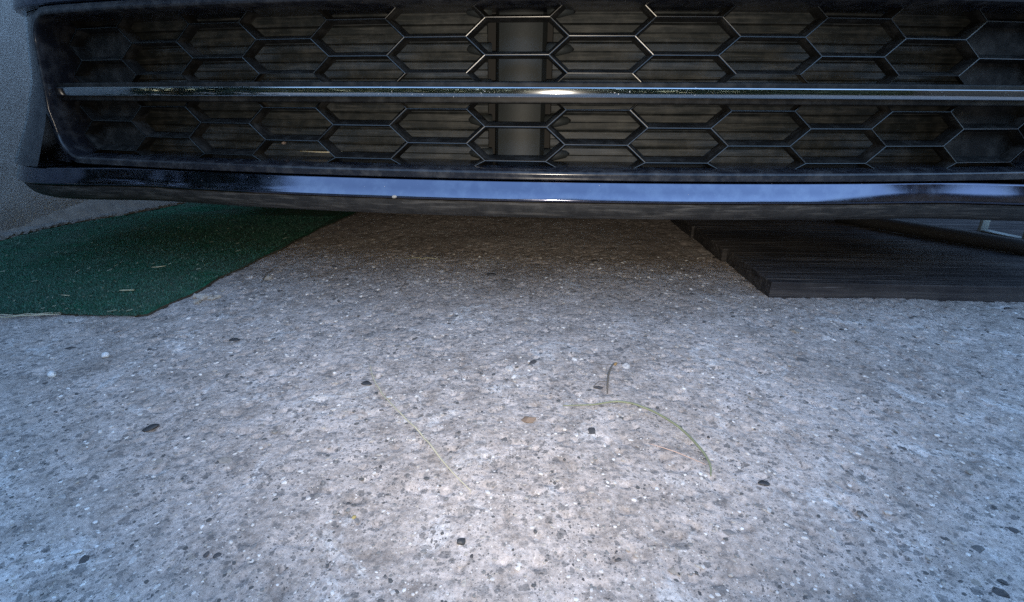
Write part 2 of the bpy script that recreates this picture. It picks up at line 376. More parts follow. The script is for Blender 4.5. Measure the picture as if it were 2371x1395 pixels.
o = build('mortar_fillet', vs, fs, mat_plain('dirty mortar', (.17, .155, .135), .95, 0, (170, .9), .55)); o.parent = wall; o.matrix_parent_inverse = Matrix.Translation((1.36, -1.24, 0)); fix_normals(o)

rub_v, rub_f, base = [], [], 0; rr = random.Random(3)
for k in range(220):
    y = rr.uniform(1.12, 1.75); x = max(mat_left(y), wx(y)+.01)+rr.gauss(.0, .010); s = rr.uniform(.0025, .0085)*(1.25 if y < 1.4 else .7)
    v = ico*(1+np.array([[rr.uniform(-.3, .3)] for _ in ico]))*np.array([s*1.3, s*1.7, s*.8])
    rub_v += (v+np.array([x, y, .008+s*.3])).tolist(); rub_f += [(f[0]+base, f[1]+base, f[2]+base) for f in icf]; base += len(ico)
me = bpy.data.meshes.new('rubble'); me.from_pydata(rub_v, [], rub_f); me.update()
o = link('rubble', me, mat_plain('rubble', (.15, .145, .135), .9, 0, (200, .8), .6), smooth=False); tag(o, 'crumbs of broken mortar lying along the foot of the wall', 'rubble', kind='stuff')

# ------------------------------------------------------------------ green carpet mat under the left wheel
def mat_z(x, y):
    x, y = np.array([x]), np.array([y]); return float(((vnoise(x, y, .33, 1)-.5)*.008+(vnoise(x, y, .11, 2)-.5)*.0035+(vnoise(x, y, .10, 31)-.5)*.002+(vnoise(x, y, .012, 32)-.5)*.0016)[0])+.0042
mt = empty('green_mat', (-.9, .76, 0)); tag(mt, 'worn green carpet mat on the concrete beside the wall', 'mat')
vs, fs = [], []; ny_, nx_ = 95, 66
yy = np.concatenate([np.linspace(0, .55, 70)**1.0, np.linspace(.57, 2.2, 25)])
for a, ty in enumerate(yy):
    for b in range(nx_+1):
        t = b/nx_; y0 = .752+.012*t
        y = y0+ty; xl = mat_left(y)+.004 if y > 1.19 else -1.42; xr = -.634+.074*(y-.764)+.004*math.sin(y*17)+.003*math.sin(y*43+1)
        x = xl+(xr-xl)*t; yj = y+(.002*math.sin(x*61)+.0015*math.sin(x*23+2) if a == 0 else 0)
        z = mat_z(x, y)
        if b == nx_ or a == 0: z -= .0012
        vs.append((x+.9, yj-.76, z))
W_ = nx_+1
for a in range(len(yy)-1):
    for b in range(nx_): fs.append((a*W_+b, a*W_+b+1, (a+1)*W_+b+1, (a+1)*W_+b))
build('pile', vs, fs, M['turf'], mt)
ev, ef = [], []
edge = [a*W_+nx_ for a in range(len(yy)-1, -1, -1)]+[b for b in range(nx_-1, -1, -1)]
for q in edge:
    v = vs[q]; ev += [(v[0]+.0008, v[1]-.0008, v[2]+.0003), (v[0]+.0022, v[1]-.0016, -.006)]
for q in range(len(edge)-1): ef.append((2*q, 2*q+1, 2*q+3, 2*q+2))
o = build('backing_edge', ev, ef, mat_plain('brown mat backing', (.032, .028, .019), .95, 0, (200, .7)), mt); fix_normals(o)

rf = np.random.default_rng(17); nf = 60000
fy = .754+.80*rf.random(nf)**1.5; fx = rf.uniform(-1.30, -.60, nf); keep = (fx < -.640+.074*(fy-.764)) & (fx > np.where(fy > 1.19, -1.372+.345*(fy-1.238)+.02, -1.4)); fx, fy = fx[keep], fy[keep]; nf = len(fx)
fz = (vnoise(fx, fy, .33, 1)-.5)*.008+(vnoise(fx, fy, .11, 2)-.5)*.0035+(vnoise(fx, fy, .10, 31)-.5)*.002+(vnoise(fx, fy, .012, 32)-.5)*.0016+.0040
fa = rf.uniform(0, 6.283, nf); fw_ = rf.uniform(.0005, .0011, nf); fh = rf.uniform(.0018, .0048, nf); ln = rf.normal(0, .0022, (nf, 2))
P0 = np.stack([fx-np.cos(fa)*fw_, fy-np.sin(fa)*fw_, fz], 1); P1 = np.stack([fx+np.cos(fa)*fw_, fy+np.sin(fa)*fw_, fz], 1); P2 = np.stack([fx+ln[:, 0], fy+ln[:, 1], fz+fh], 1)
V = np.stack([P0, P1, P2], 1).reshape(-1, 3)+np.array([.9, -.76, 0])
fib = build('fibres', V.tolist(), [(3*k, 3*k+1, 3*k+2) for k in range(nf)], [mat_plain('fibre dark', (.010, .050, .038), .9), mat_plain('fibre green', (.022, .092, .066), .9), mat_plain('fibre faded', (.075, .13, .105), .9)], mt, smooth=False); fib['kind'] = 'stuff'
fib.data.polygons.foreach_set('material_index', rf.choice([0, 0, 1, 1, 1, 2], nf).astype(np.int32))
def straw_piece(name, a, b, r, mat, bend=.0, z0=.004, n=6, base=None):
    pts = []
    for k in range(n+1):
        t = k/n; x = a[0]+(b[0]-a[0])*t; y = a[1]+(b[1]-a[1])*t
        dx, dy = b[1]-a[1], -(b[0]-a[0]); s = 4*t*(1-t)*bend
        x += dx*s; y += dy*s
        pts.append((x, y, (gz(x, y) if base is None else base)+z0))
    return tube(name, pts, [r*(.75+.25*math.sin(3.14*(k/n)))*(1 if 0 < k < n else .7) for k in range(n+1)], mat, n=5, flat=.7)
# litter on the mat: too many to count
lv, lf, base = [], [], 0; rl = random.Random(9)
for k in range(210):
    y = .765+.62*rl.random()**1.4; x = rl.uniform(max(-1.35, mat_left(y)+.02 if y > 1.19 else -1.35), -.66+.07*(y-.76)); a = rl.gauss(.3, 1.0); L = .0008+.0065*rl.random()**5; w = rl.uniform(.0004, .0010); z = mat_z(x, y)+.0022
    ca, sa = math.cos(a), math.sin(a)
    for t in (0, 1):
        for dx, dy in ((-L, -w), (L, -w), (L, w), (-L, w)): lv.append((x+dx*ca-dy*sa, y+dx*sa+dy*ca, z+t*.0012+(.0015 if dx > 0 else 0)))
    b = base; lf += [(b, b+3, b+2, b+1), (b+4, b+5, b+6, b+7), (b, b+1, b+5, b+4), (b+1, b+2, b+6, b+5), (b+2, b+3, b+7, b+6), (b+3, b, b+4, b+7)]; base += 8
o = build('straw_litter', lv, lf, mat_plain('chaff', (.17, .21, .165), .8, 0, None, .5), smooth=False); tag(o, 'pale chaff and fibres scattered over the green mat', 'litter', kind='stuff')
for a, b, r, lab in (((-.875, .7455), (-.772, .757), .0013, 'upper of two pale straws along the front edge of the green mat'),
                     ((-.890, .738), (-.765, .750), .0016, 'lower of two pale straws along the front edge of the green mat')):
    tag(straw_piece('straw', a, b, r, M['straw'], .02, .006), lab, 'straw', 'straws by the mat')
tag(straw_piece('straw', (-.753, .862), (-.728, .866), .0018, M['pale'], .0, 0, base=mat_z(-.74, .864)+.0040), 'short thick straw bit lying in the middle of the green mat', 'straw', 'straws by the mat')
tag(straw_piece('straw', (-.84, .835), (-.822, .833), .0012, M['pale'], .0, 0, base=mat_z(-.83, .834)+.0040), 'thin short straw bit on the green mat near its front edge', 'straw', 'straws by the mat')
tag(straw_piece('straw', (-.795, 1.005), (-.772, 1.018), .0014, M['pale'], .08, 0, base=mat_z(-.783, 1.01)+.0040), 'bent pale straw bit far back on the green mat', 'straw', 'straws by the mat')

# ------------------------------------------------------------------ black boards on the right
bd = empty('board_platform', (.45, .92, 0)); tag(bd, 'low platform of black stained boards on the concrete at the right', 'boards')
y = .9165
for k, (dep, dz, dx) in enumerate(((.232, 0, 0), (.226, -.0006, -.003), (.23, .0004, -.002), (.24, 0, 0))):
    rb = random.Random(60+k); top = .0300+dz; xa = .4395+dx-.03*(y-.92); yb = y+dep-.0016
    sec = [(y+.0008, -.004), (y, .004), (y+.0004, top-.0018)]; q = y+.0016
    while q < yb-.012:                                   # grooves and ridges of the worn grain
        w_, d_ = rb.uniform(.0045, .012), rb.uniform(.0006, .0021)
        sec += [(q, top-rb.uniform(0, .0007)), (q+w_, top-rb.uniform(0, .0007)), (q+w_+.0008, top-d_), (q+w_+.0022, top-d_)]; q += w_+.0030
    sec += [(yb-.0016, top), (yb, top-.0016), (yb, -.004)]
    xs_ = [xa, xa+.0015]+[xa+.05*j for j in range(1, 20)]+[1.60, 1.62]; vs, fs, m = [], [], len(sec)
    for j, x_ in enumerate(xs_):
        for i_, (yy_, zz_) in enumerate(sec):
            e = 0 if zz_ < .01 else rb.uniform(-.00045, .00045)
            vs.append((x_+(rb.uniform(-.0012, .0012) if j < 2 else 0), yy_+(rb.uniform(-.0006, .0006) if 2 < i_ < m-3 else 0), zz_+e-(.0012 if j == 0 and zz_ > .01 else 0)))
    for j in range(len(xs_)-1):
        for i_ in range(m-1): fs.append((j*m+i_, (j+1)*m+i_, (j+1)*m+i_+1, j*m+i_+1))
    fs += [tuple(range(m)), tuple(range(len(xs_)*m-1, (len(xs_)-1)*m-1, -1))]
    o = build('board', vs, fs, M['board'], smooth=False); fix_normals(o); y += dep
    o.parent = bd; o.matrix_parent_inverse = Matrix.Translation((-.45, -.92, 0))
# steel channel and a rubber strip standing behind on the boards
st = empty('steel_bracket', (1.166, 1.369, .0302)); tag(st, 'pale steel U-shaped bracket standing on the boards under the car', 'bracket')
bevel_box('base_web', .0042, .0995, -.012, .012, 0, .0035, .001, M['steel'], st); bevel_box('flange', -.004, .004, -.014, .012, 0, .034, .0012, M['steel'], st); bevel_box('flange', .100, .135, -.022, .020, 0, .050, .0015, M['steel'], st)
st.rotation_euler.z = math.radians(-73)
hose = tube('rubber_strip', [(.84, 1.455, .0465), (.89, 1.385, .0465), (.94, 1.315, .0465), (1.0, 1.232, .0465), (1.068, 1.137, .0465), (1.13, 1.05, .0465), (1.21, .93, .0465)], .0165, M['rubber'], n=12, flat=1.0)
tag(hose, 'black rubber strip lying slantwise on the boards in front of the bracket', 'rubber strip')

# ------------------------------------------------------------------ the car
CX, CY, TH = -.02837, .84, .05083
car = empty('car', (CX, CY, 0)); car.rotation_euler.z = -TH
tag(car, 'dark blue car with black honeycomb lower grille and chrome strip', 'car')
K = .16
# plan curve of the nose in car coordinates (u to the right, v to the rear)
half = [(0, 0)]+[(u, K*u*u) for u in np.linspace(.04, .80, 20)]
half += [(.87, .128), (.93, .168), (.972, .225), (.995, .30), (1.005, .39), (1.01, .50)]
def resample(pts, n):
    p = np.array(pts); d = np.r_[0, np.cumsum(np.hypot(*np.diff(p, axis=0).T))]; s = np.linspace(0, d[-1], n)
    q = np.stack([np.interp(s, d, p[:, 0]), np.interp(s, d, p[:, 1])], 1)
    for _ in range(6): q[1:-1] = .25*q[:-2]+.5*q[1:-1]+.25*q[2:]
    return q
hp = resample(half, 90); plan = np.concatenate([np.stack([-hp[:0:-1, 0], hp[:0:-1, 1]], 1), hp])
tg = np.gradient(plan, axis=0); tg /= np.hypot(*tg.T)[:, None]; nrm = np.stack([tg[:, 1], -tg[:, 0]], 1)   # outwards: towards the viewer at the centre
def pv(u): return np.interp(u, plan[:, 0], plan[:, 1]) if abs(u) < .99 else K*u*u
def sweep(name, prof, mat, parent, lo=-9, hi=9, flare=None, close=False, caps=True, flarez=None):
    sel = [i for i in range(len(plan)) if lo <= plan[i, 0] <= hi]
    vs, fs, m = [], [], len(prof)
    for i in sel:
        p, n_ = plan[i], nrm[i]; ex = flare(p[0]) if flare else (0, 0)
        for off, z in prof:
            if flarez: ex = flarez(p[0], z)
            q = p-n_*off+n_*ex[0]; vs.append((q[0], q[1], z+ex[1]))
    for a in range(len(sel)-1):
        for b in range(m if close else m-1):
            c = (b+1) % m; fs.append((a*m+b, (a+1)*m+b, (a+1)*m+c, a*m+c))
    if close and caps: fs += [tuple(range(m)), tuple(range((len(sel)-1)*m+m-1, (len(sel)-1)*m-1, -1))]
    o = build(name, vs, fs, mat, parent); autosmooth(o, 28); return o
def lipflare(u):
    t = float(smoothstep(.62, .96, abs(u))); return (.044*t, -.006*t)
def rounded(a, b, c, n=4):
    """quadratic corner from a to c around b"""
    return [((1-t)**2*a[0]+2*t*(1-t)*b[0]+t*t*c[0], (1-t)**2*a[1]+2*t*(1-t)*b[1]+t*t*c[1]) for t in np.linspace(0, 1, n+1)]

# painted lip: the sloping band that mirrors the sky
LT, LB = (-.036, .2215), (-.0470, .1960)
prof = [(.010, .2235), (-.033, .2232)]+rounded((-.0345, .2228), (-.0362, .2222), (-.0366, .2202), 3)+[(-.0417, .2086)]+rounded((-.0466, .1968), (-.0474, .1945), (-.0452, .1932), 5)+[(-.036, .1922), (-.01, .1922)]
sweep('bumper_lip', prof, M['paint'], car, flare=lipflare)
# matt black valance below it
prof = [(-.030, .1925), (-.0405, .1905)]+rounded((-.0405, .1895), (-.039, .183), (-.034, .176), 3)+rounded((-.030, .171), (-.024, .165), (-.010, .1615), 4)+[(.06, .158), (.40, .165)]
sweep('valance', prof, M['under'], car, flare=lipflare)
# gloss surround of the grille opening: rounded frame swept through (u, z)
def frame_path(hu, z0, z1, r, n=8):
    pts = []
    for cx, cz, a0 in ((hu-r, z0+r, -90), (hu-r, z1-r, 0), (-hu+r, z1-r, 90), (-hu+r, z0+r, 180)):
        for k in range(n+1):
            a = math.radians(a0+90*k/n); pts.append((cx+r*math.cos(a), cz+r*math.sin(a), math.cos(a), math.sin(a)))
    out = []
    for k in range(len(pts)):                            # subdivide the straights so they follow the nose
        p, q = pts[k], pts[(k+1) % len(pts)]; L = math.hypot(q[0]-p[0], q[1]-p[1]); m = max(1, int(L/.03))
        for t in range(m): out.append(tuple(p[j]+(q[j]-p[j])*t/m for j in range(4)))
    return out
Z0, Z1, HU = .2375, .470, .855
FP = frame_path(HU, Z0, Z1, .045)
# profile: (outward offset in the u-z plane, depth offset v); rolled nose with a dark groove under it
fprof = [(.062, .004), (.0135, -.014), (.0135, -.030), (.0128, -.0345)]+[(.0105+.0022*math.cos(a), -.0375+.0035*math.sin(a)) for a in np.linspace(.2, -1.9, 4)]+[(.0080, -.0405)]+rounded((.0050, -.0415), (.0015, -.0420), (-.0005, -.0385), 5)+[(-.0028, -.026), (-.0045, -.008), (-.0060, .05)]
vs, fs = [], []; m = len(fprof)
for (u, z, nu, nz) in FP:
    for d, dv in fprof:
        uu, zz = u+nu*d, z+nz*d
        vs.append((uu, pv(uu)+dv+.118*(max(zz, .24)-.35)*(.0 if zz < .3 else 1), zz))
for a in range(len(FP)):
    for b in range(m-1): fs.append((a*m+b, ((a+1) % len(FP))*m+b, ((a+1) % len(FP))*m+b+1, a*m+b+1))
sur = build('grille_surround', vs, fs, M['gloss'], car); autosmooth(sur, 40)

# bumper skin: upper fascia all round the nose, and the corner pieces beside the opening
prof = [(.02, .4835), (-.012, .4838)]+rounded((-.018, .4855), (-.022, .488), (-.020, .496), 3)+[(-.010, .54), (.004, .60), (.02, .65), (.045, .70), (.085, .735)]
sweep('bumper_fascia', prof, M['paint'], car)
for sgn in (-1, 1):
    prof = [(.02, .4830), (-.004, .4828), (-.012, .44), (-.018, .37), (-.026, .30), (-.036, .25), (-.0425, .2245), (.03, .2240)]
    cfl = lambda u, z: (lipflare(u)[0]*max(0, min(1, (.40-z)/.17))**1.2, lipflare(u)[1]*max(0, min(1, (.40-z)/.17)))
    fil = [(.03, .251), (-.022, .251), (-.030, .2243), (.03, .2241)]
    if sgn < 0: sweep('bumper_corner', prof, M['gloss'], car, hi=-.848, flarez=cfl); sweep('corner_filler', fil, M['gloss'], car, lo=-.91, hi=-.838)
    else: sweep('bumper_corner', prof, M['gloss'], car, lo=.848, flarez=cfl); sweep('corner_filler', fil, M['gloss'], car, lo=.838, hi=.91)

# grille: dark radiator behind, shutters, duct, honeycomb, carrier
grille = empty('lower_grille', (0, 0, 0), car)
LEAN, PIT, RH, ZB = .118, .12333, .0502, .3501
def gfront(u, z): return pv(u)+LEAN*(z-ZB)
us = np.linspace(-.875, .875, 60); vs, fs = [], []
for u in us: vs += [(u, pv(u)+.155, .20), (u, pv(u)+.155, .52)]
for a in range(59): fs.append((2*a, 2*a+2, 2*a+3, 2*a+1))
build('radiator', vs, fs, M['void'], grille)
vs, fs = [], []
for u in us: vs += [(u, pv(u)+.004, .2325), (u, pv(u)+.16, .2335), (u, pv(u)+.03, .478), (u, pv(u)+.16, .478)]
for a in range(59): fs += [(4*a, 4*a+1, 4*a+5, 4*a+4), (4*a+2, 4*a+6, 4*a+7, 4*a+3)]
build('duct_liner', vs, fs, M['void'], grille)
FLAT, SL = .0945, PIT-.0945
def hexring(cu, cz, inset, dv, dz=0):
    a, s, h = FLAT/2, SL, RH/2
    # inset a hexagon by a constant distance
    kx = inset*math.tan(math.atan2(h, s)/2); tipk = inset/math.sin(math.atan2(h, s))
    pts = [(-a+kx, -h+inset), (a-kx, -h+inset), (a+s-tipk, 0), (a-kx, h-inset), (-a+kx, h-inset), (-a-s+tipk, 0)]
    return [(cu+x, gfront(cu+x, cz+z)+dv, cz+z+dz) for x, z in pts]
for c in range(-7, 8):
    for r in range(-3, 4):
        cz = ZB+(r+(.5 if c % 2 == 0 else 0))*RH; cu = c*PIT
        if cz+RH/2 < .236 or cz-RH/2 > .47: continue
        if c % 2 and r == 0: continue
        rings = [hexring(cu, cz, 0, .0), hexring(cu, cz, .0007, -.0002), hexring(cu, cz, .0010, .0010), hexring(cu, cz, .0034, .009, .0006), hexring(cu, cz, .0052, .024, .0012), hexring(cu, cz, .0026, .028, .0012)]
        closed = abs(c) >= 6
        if closed: rings = rings[:4]+[hexring(cu, cz, .0062, .022, .001)]
        vs = [p for rg_ in rings for p in rg_]
        # trim what would reach past the rolled frame below
        vs = [(min(max(p[0], -.853), .853), p[1], max(p[2], .2352)) for p in vs]
        fs = []; mi = []
        for k in range(len(rings)-1):
            for j in range(6):
                fs.append((k*6+j, k*6+(j+1) % 6, (k+1)*6+(j+1) % 6, (k+1)*6+j)); mi.append(1 if k < 2 else 0)
        if closed: fs.append(tuple((len(rings)-1)*6+j for j in range(6))); mi.append(0)
        o = build('honeycomb_cell', vs, fs, [M['grille'], M['rim']], grille, smooth=False); o.data.polygons.foreach_set('material_index', mi)
# carrier bar behind the chrome
prof = [(.03, .3640), (-.0095, .3632)]+rounded((-.0115, .3630), (-.0135, .3626), (-.0138, .3605), 3)+[(-.0138, .3370)]+rounded((-.0138, .3360), (-.0138, .3335), (-.011, .3332), 3)+[(.03, .3322)]
sweep('strip_carrier', prof, M['grille'], grille, -.853, .853)
# shutters with a leaning face each, left and right of the duct
for side in (-1, 1):
    for k in range(9):
        zc = .252+k*.0262
        vs, fs = [], []; uu = np.linspace(.052, .745, 16)
        for u in uu:
            b = pv(u)+.066
            for dv, dz in ((0, -.0122), (-.0012, -.0095), (.0008, -.001), (-.0018, .0012), (-.0004, .0108), (.003, .0132), (.009, .0125), (.009, -.0122)): vs.append((side*u, b+dv, zc+dz))
        for a in range(15):
            for q in range(8): fs.append((a*8+q, (a+1)*8+q, (a+1)*8+(q+1) % 8, a*8+(q+1) % 8))
        fs += [tuple(range(8)), tuple(range(127, 119, -1))]
        o = build('shutter_slat', vs, fs, M['slat'], grille); fix_normals(o); autosmooth(o, 30)
        if k % 2 == (0 if side > 0 else 0):
            t = tube('pivot_boss', [(side*.044, pv(.05)+.054, zc+.002), (side*.060, pv(.05)+.050, zc+.002), (side*.078, pv(.06)+.055, zc+.003), (side*.083, pv(.06)+.064, zc+.003)], [.010, .0095, .0060, .002], M['duct'], grille, 10)
# upright duct in the middle: shallow arched face
vs, fs = [], []; zz = [.236, .262, .285, .310, .333, .36, .385, .41, .44, .475]
for z in zz:
    for a in np.linspace(-1, 1, 13): vs.append((.001+a*.041, .048+.012*a*a*(1 if abs(a) < .97 else 1.0)+(.018 if abs(a) > .99 else 0)+LEAN*(z-ZB), z))
for a in range(len(zz)-1):
    for b in range(12): fs.append((a*13+b, a*13+b+1, (a+1)*13+b+1, (a+1)*13+b))
o = build('sensor_duct', vs, fs, M['duct'], grille); autosmooth(o, 30)
# chrome strip: flat face, rolled upper edge
prof = [(-.012, .3415)]+rounded((-.0185, .3412), (-.0205, .3412), (-.0206, .3426), 3)+[(-.02075, .3433), (-.0210, .3478), (-.02095, .3531), (-.0209, .3538)]+rounded((-.02085, .3542), (-.0206, .3558), (-.0190, .3562), 4)+[(-.012, .3560)]
sweep('chrome_strip', prof, M['chrome'], car, -.846, .846, close=True)

# rest of the car, above and behind the picture: hood, body, glass, lamps, wheels
def loft(name, secs, mat, parent, closed=False):
    vs, fs = [], []; m = len(secs[0])
    for s in secs: vs += s
    for a in range(len(secs)-1):
        for b in range(m-1): fs.append((a*m+b, a*m+b+1, (a+1)*m+b+1, (a+1)*m+b))
    if closed: fs += [tuple(range(m-1, -1, -1)), tuple(range((len(secs)-1)*m, len(secs)*m))]
    o = build(name, vs, fs, mat, parent); fix_normals(o); autosmooth(o, 40); return o
secs = []
for v, w, z in ((.12, .80, .735), (.20, .84, .79), (.40, .86, .855), (.70, .87, .91), (1.05, .86, .955)):
    secs.append([(u*w, v+(K*(u*w)**2 if v < .5 else 0)*.9, z-.05*abs(u)**3) for u in np.linspace(-1, 1, 15)])
loft('hood', secs, M['paint'], car)
def arch(v, c, r): return math.sqrt(max(0, r*r-(v-c)**2))
for sgn in (-1, 1):
    secs = []
    for v in list(np.linspace(.50, 1.30, 25))+[1.6, 2.2, 2.8]+list(np.linspace(3.0, 3.75, 21))+[4.1]:
        low = .19
        for c in (.86, 3.40):
            if abs(v-c) < .35: low = max(low, .30+arch(v, c, .35))
        top = .70+min(1, (v-.5)/1.2)*.20; w = 1.0 if v < 3.9 else .93
        secs.append([(sgn*.94, v, low), (sgn*w, v, low), (sgn*w, v, max(low+.01, .45)), (sgn*(w+.01), v, max(low+.02, .62)), (sgn*(w-.03), v, top), (sgn*.80, v, top+.04)])
    loft('body_side', secs, M['paint'], car)
secs = []
for v, zb, zt, w in ((1.05, .94, .96, .80), (1.35, .95, 1.20, .74), (1.75, .95, 1.44, .66), (2.3, .95, 1.50, .64), (3.1, .95, 1.44, .64), (3.7, .95, 1.22, .70), (4.1, .93, .97, .78)):
    secs.append([(-.80, v, zb), (-w, v, zt-.06), (-w*.8, v, zt), (0, v, zt+.02), (w*.8, v, zt), (w, v, zt-.06), (.80, v, zb)])
loft('cabin_glass', secs, M['glass'], car)
secs = [[(x*.8, v, z+.012) for x, z in ((-.66, z0), (0, z0+.02), (.66, z0))] for v, z0 in ((1.8, 1.45), (2.3, 1.50), (3.1, 1.44))]
loft('roof', secs, M['paint'], car)
bevel_box('tail', -.90, .90, 4.08, 4.22, .30, .93, .03, M['paint'], car)
bevel_box('underbody', -.72, .72, .16, 4.1, .172, .215, .01, M['under'], car)
for sgn in (-1, 1):
    vs, fs = [], []; uu = np.linspace(.52, .86, 12)
    for u in uu:
        for dz, dv in ((.61, -.010), (.64, -.004), (.685, .012), (.705, .028)): vs.append((sgn*u, pv(u)+dv, dz+.015*(u-.5)))
    for a in range(11):
        for b in range(3): fs.append((a*4+b, (a+1)*4+b, (a+1)*4+b+1, a*4+b+1))
    h = build('headlight', vs, fs, M['lens'], car); fix_normals(h)
# wheels
def wheel(u, v):
    w = empty('wheel', (u, v, .335), car); rad = .305
    prof = [(-.095, .205), (-.102, .24), (-.098, .275), (-.085, .297), (-.055, rad), (-.052, rad-.007), (-.044, rad-.007), (-.041, rad), (-.004, rad), (-.002, rad-.007), (.006, rad-.007), (.008, rad), (.041, rad), (.044, rad-.007), (.052, rad-.007), (.055, rad), (.085, .297), (.098, .275), (.102, .24), (.095, .205)]
    def lathe(name, prof, mat, n=56):
        vs, fs, m = [], [], len(prof)
        for k in range(n):
            a = 2*math.pi*k/n
            for x, r in prof: vs.append((x, r*math.sin(a), r*math.cos(a)))
        for k in range(n):
            for b in range(m-1): fs.append((k*m+b, ((k+1) % n)*m+b, ((k+1) % n)*m+b+1, k*m+b+1))
        o = build(name, vs, fs, mat, w); fix_normals(o); autosmooth(o, 40); return o
    lathe('tyre', prof, M['rubber']); s = 1 if u > 0 else -1
    lathe('rim', [(s*.09, .21), (s*.07, .19), (s*-.02, .18), (s*.05, .06), (s*.06, .0)], M['alloy'])
for u in (-.84, .84):
    for v in (.86, 3.40): wheel(u, v)

# ------------------------------------------------------------------ small things on the concrete
def pebble(name, x, y, s, mat, lab, cat, grp=None, seed=0, flat=.75, sub=2, jit=.10, sx=1.0, rot=0.0, lift=.35):
    r = random.Random(seed); bm = hull(26, seed, sx, flat, min(.42, jit*2.2))
    bmesh.ops.bevel(bm, geom=list(bm.edges), offset=.07, segments=1, affect='EDGES')
    for v in bm.verts: v.co *= s
    me = bpy.data.meshes.new(name); bm.to_mesh(me); bm.free()
    o = link(name, me, mat); o.location = (x, y, gz(x, y)+s*flat*lift); o.rotation_euler = (r.uniform(-.2, .2), r.uniform(-.2, .2), rot)
    return tag(o, lab, cat, grp)
PB = 'loose pebbles'
pebble('pebble', -.612, .562, .0058, M['white'], 'nearer of two round white pebbles left of centre on bare concrete', 'pebble', PB, 1, .95, lift=.8)
pebble('pebble', -.585, .617, .0056, M['white'], 'white pebble just in front of the green mat', 'pebble', PB, 2, .8, sx=1.15, lift=.7)
pebble('pebble', -.355, .297, .0034, M['white'], 'flat white pebble at the lower left of the concrete', 'pebble', PB, 3, .45, sx=1.5, rot=.5)
pebble('pebble', -.411, .462, .0072, M['dark'], 'flat black stone lying on the left of the concrete', 'pebble', PB, 4, .35, sx=1.55, rot=.6, jit=.16)
pebble('pebble', -.205, .565, .0060, M['dark'], 'black flat stone beside the long straw tip', 'pebble', PB, 5, .4, sx=1.5, rot=-.1, jit=.16)
pebble('pebble', -.053, .324, .0046, M['dark'], 'small angular black stone at the bottom centre of the concrete', 'pebble', PB, 6, .7, sx=1.3, rot=.9, jit=.2)
pebble('pebble', -.440, .682, .0062, M['dark'], 'small dark flat stone on the far left part of the concrete', 'pebble', PB, 12, .35, sx=1.6, rot=.2)
pebble('pebble', -.083, 1.02, .0085, M['dark'], 'black oval stone in the shade under the bumper', 'pebble', PB, 13, .5, sx=1.5, rot=0)
pebble('pebble', .225, .408, .0056, M['dark'], 'dark round stone right of the green grass blade', 'pebble', PB, 14, .35, sx=1.2, rot=.3)
pebble('pebble', -.150, .347, .0022, M['ochre'], 'tiny ochre seed on the concrete left of the straw', 'seed', None, 15, .6, sx=1.3, rot=1.0, lift=.7)
cl = empty('mortar_clod', (-.578, .848, 0)); tag(cl, 'pale crumbled mortar lumps heaped beside the corner of the green mat', 'rubble')
rc = random.Random(8)
for k in range(13):
    s = rc.uniform(.0035, .0105); x, y = rc.gauss(0, .022), rc.gauss(0, .011)
    o = link('lump', rock(1, .28, 40+k, .8), M['mortar'], cl, smooth=False); o.scale = (s*1.2, s, s); o.location = (x, y, gz(x-.578, y+.848)+s*.35); o.rotation_euler.z = rc.uniform(0, 6)
pebble('mortar_lump', -.528, .965, .010, M['mortar'], 'single pale mortar lump by the right edge of the green mat', 'rubble', None, 19, .7, jit=.2)

def stalk(name, pts, r, mat, lab, cat, n=7, zoff=.003, ends=.35, flat=.8):
    """a stem through x, y points that rides on the concrete (third value: extra height)"""
    P = [Vector((p[0], p[1], p[2] if len(p) > 2 else 0)) for p in pts]; out = []
    for i in range(len(P)-1):                            # Catmull-Rom
        p0, p1, p2, p3 = P[max(i-1, 0)], P[i], P[i+1], P[min(i+2, len(P)-1)]
        for t in np.linspace(0, 1, 7)[:-1]:
            out.append(.5*((2*p1)+(p2-p0)*t+(2*p0-5*p1+4*p2-p3)*t*t+(3*p1-p0-3*p2+p3)*t**3))
    out.append(P[-1]); k = len(out)-1
    q = [(p.x, p.y, max(gz(p.x, p.y), -.002)+zoff+p.z) for p in out]
    rad = [r*(ends+(1-ends)*min(1, 3.0*min(i/k, 1-i/k)+.15)) for i in range(k+1)]
    o = tube(name, q, rad, mat, n=n, flat=flat)
    return tag(o, lab, cat) if lab else o
stalk('straw', [(-.215, .612), (-.195, .568), (-.160, .515, .003), (-.115, .460, .004), (-.080, .412, .003), (-.052, .381)], .0010, M['straw'], 'long thin dry straw lying slantwise on the middle of the concrete', 'straw')
stalk('grass_blade', [(.040, .529), (.075, .531, .001), (.110, .5335, .003), (.140, .515, .005), (.163, .482, .006), (.176, .450, .004), (.1795, .428, .002), (.176, .412)], .0015, M['green'], 'curved green grass blade on the right of the concrete', 'grass blade')
stalk('dry_stem', [(.127, .460), (.150, .445, .002), (.176, .427, .001)], .0005, M['pink'], 'thin reddish dry stem beside the tip of the green grass blade', 'stem')
tw = empty('twig', (.1, .59, 0)); tag(tw, 'short dark twig with a brown bud above the green grass blade', 'twig')
for nm, pts, r in (('stem', [(.0965, .559), (.0985, .577, .004), (.1035, .600, .007), (.112, .621, .008)], .0014), ('side_shoot', [(.0985, .580, .004), (.088, .5805, .003), (.081, .574, .001)], .0006), ('side_shoot', [(.111, .617, .008), (.095, .626, .004), (.08, .640, .001)], .0004)):
    o = stalk(nm, pts, r, M['twig'], None, None, zoff=.0025); o.parent = tw; o.matrix_parent_inverse = Matrix.Translation((-.1, -.59, 0))
o = pebble('bud', .1145, .6235, .0034, M['seed'], 'x', 'x', None, 31, .8, sx=1.3, rot=.5, jit=.22, lift=3.1)
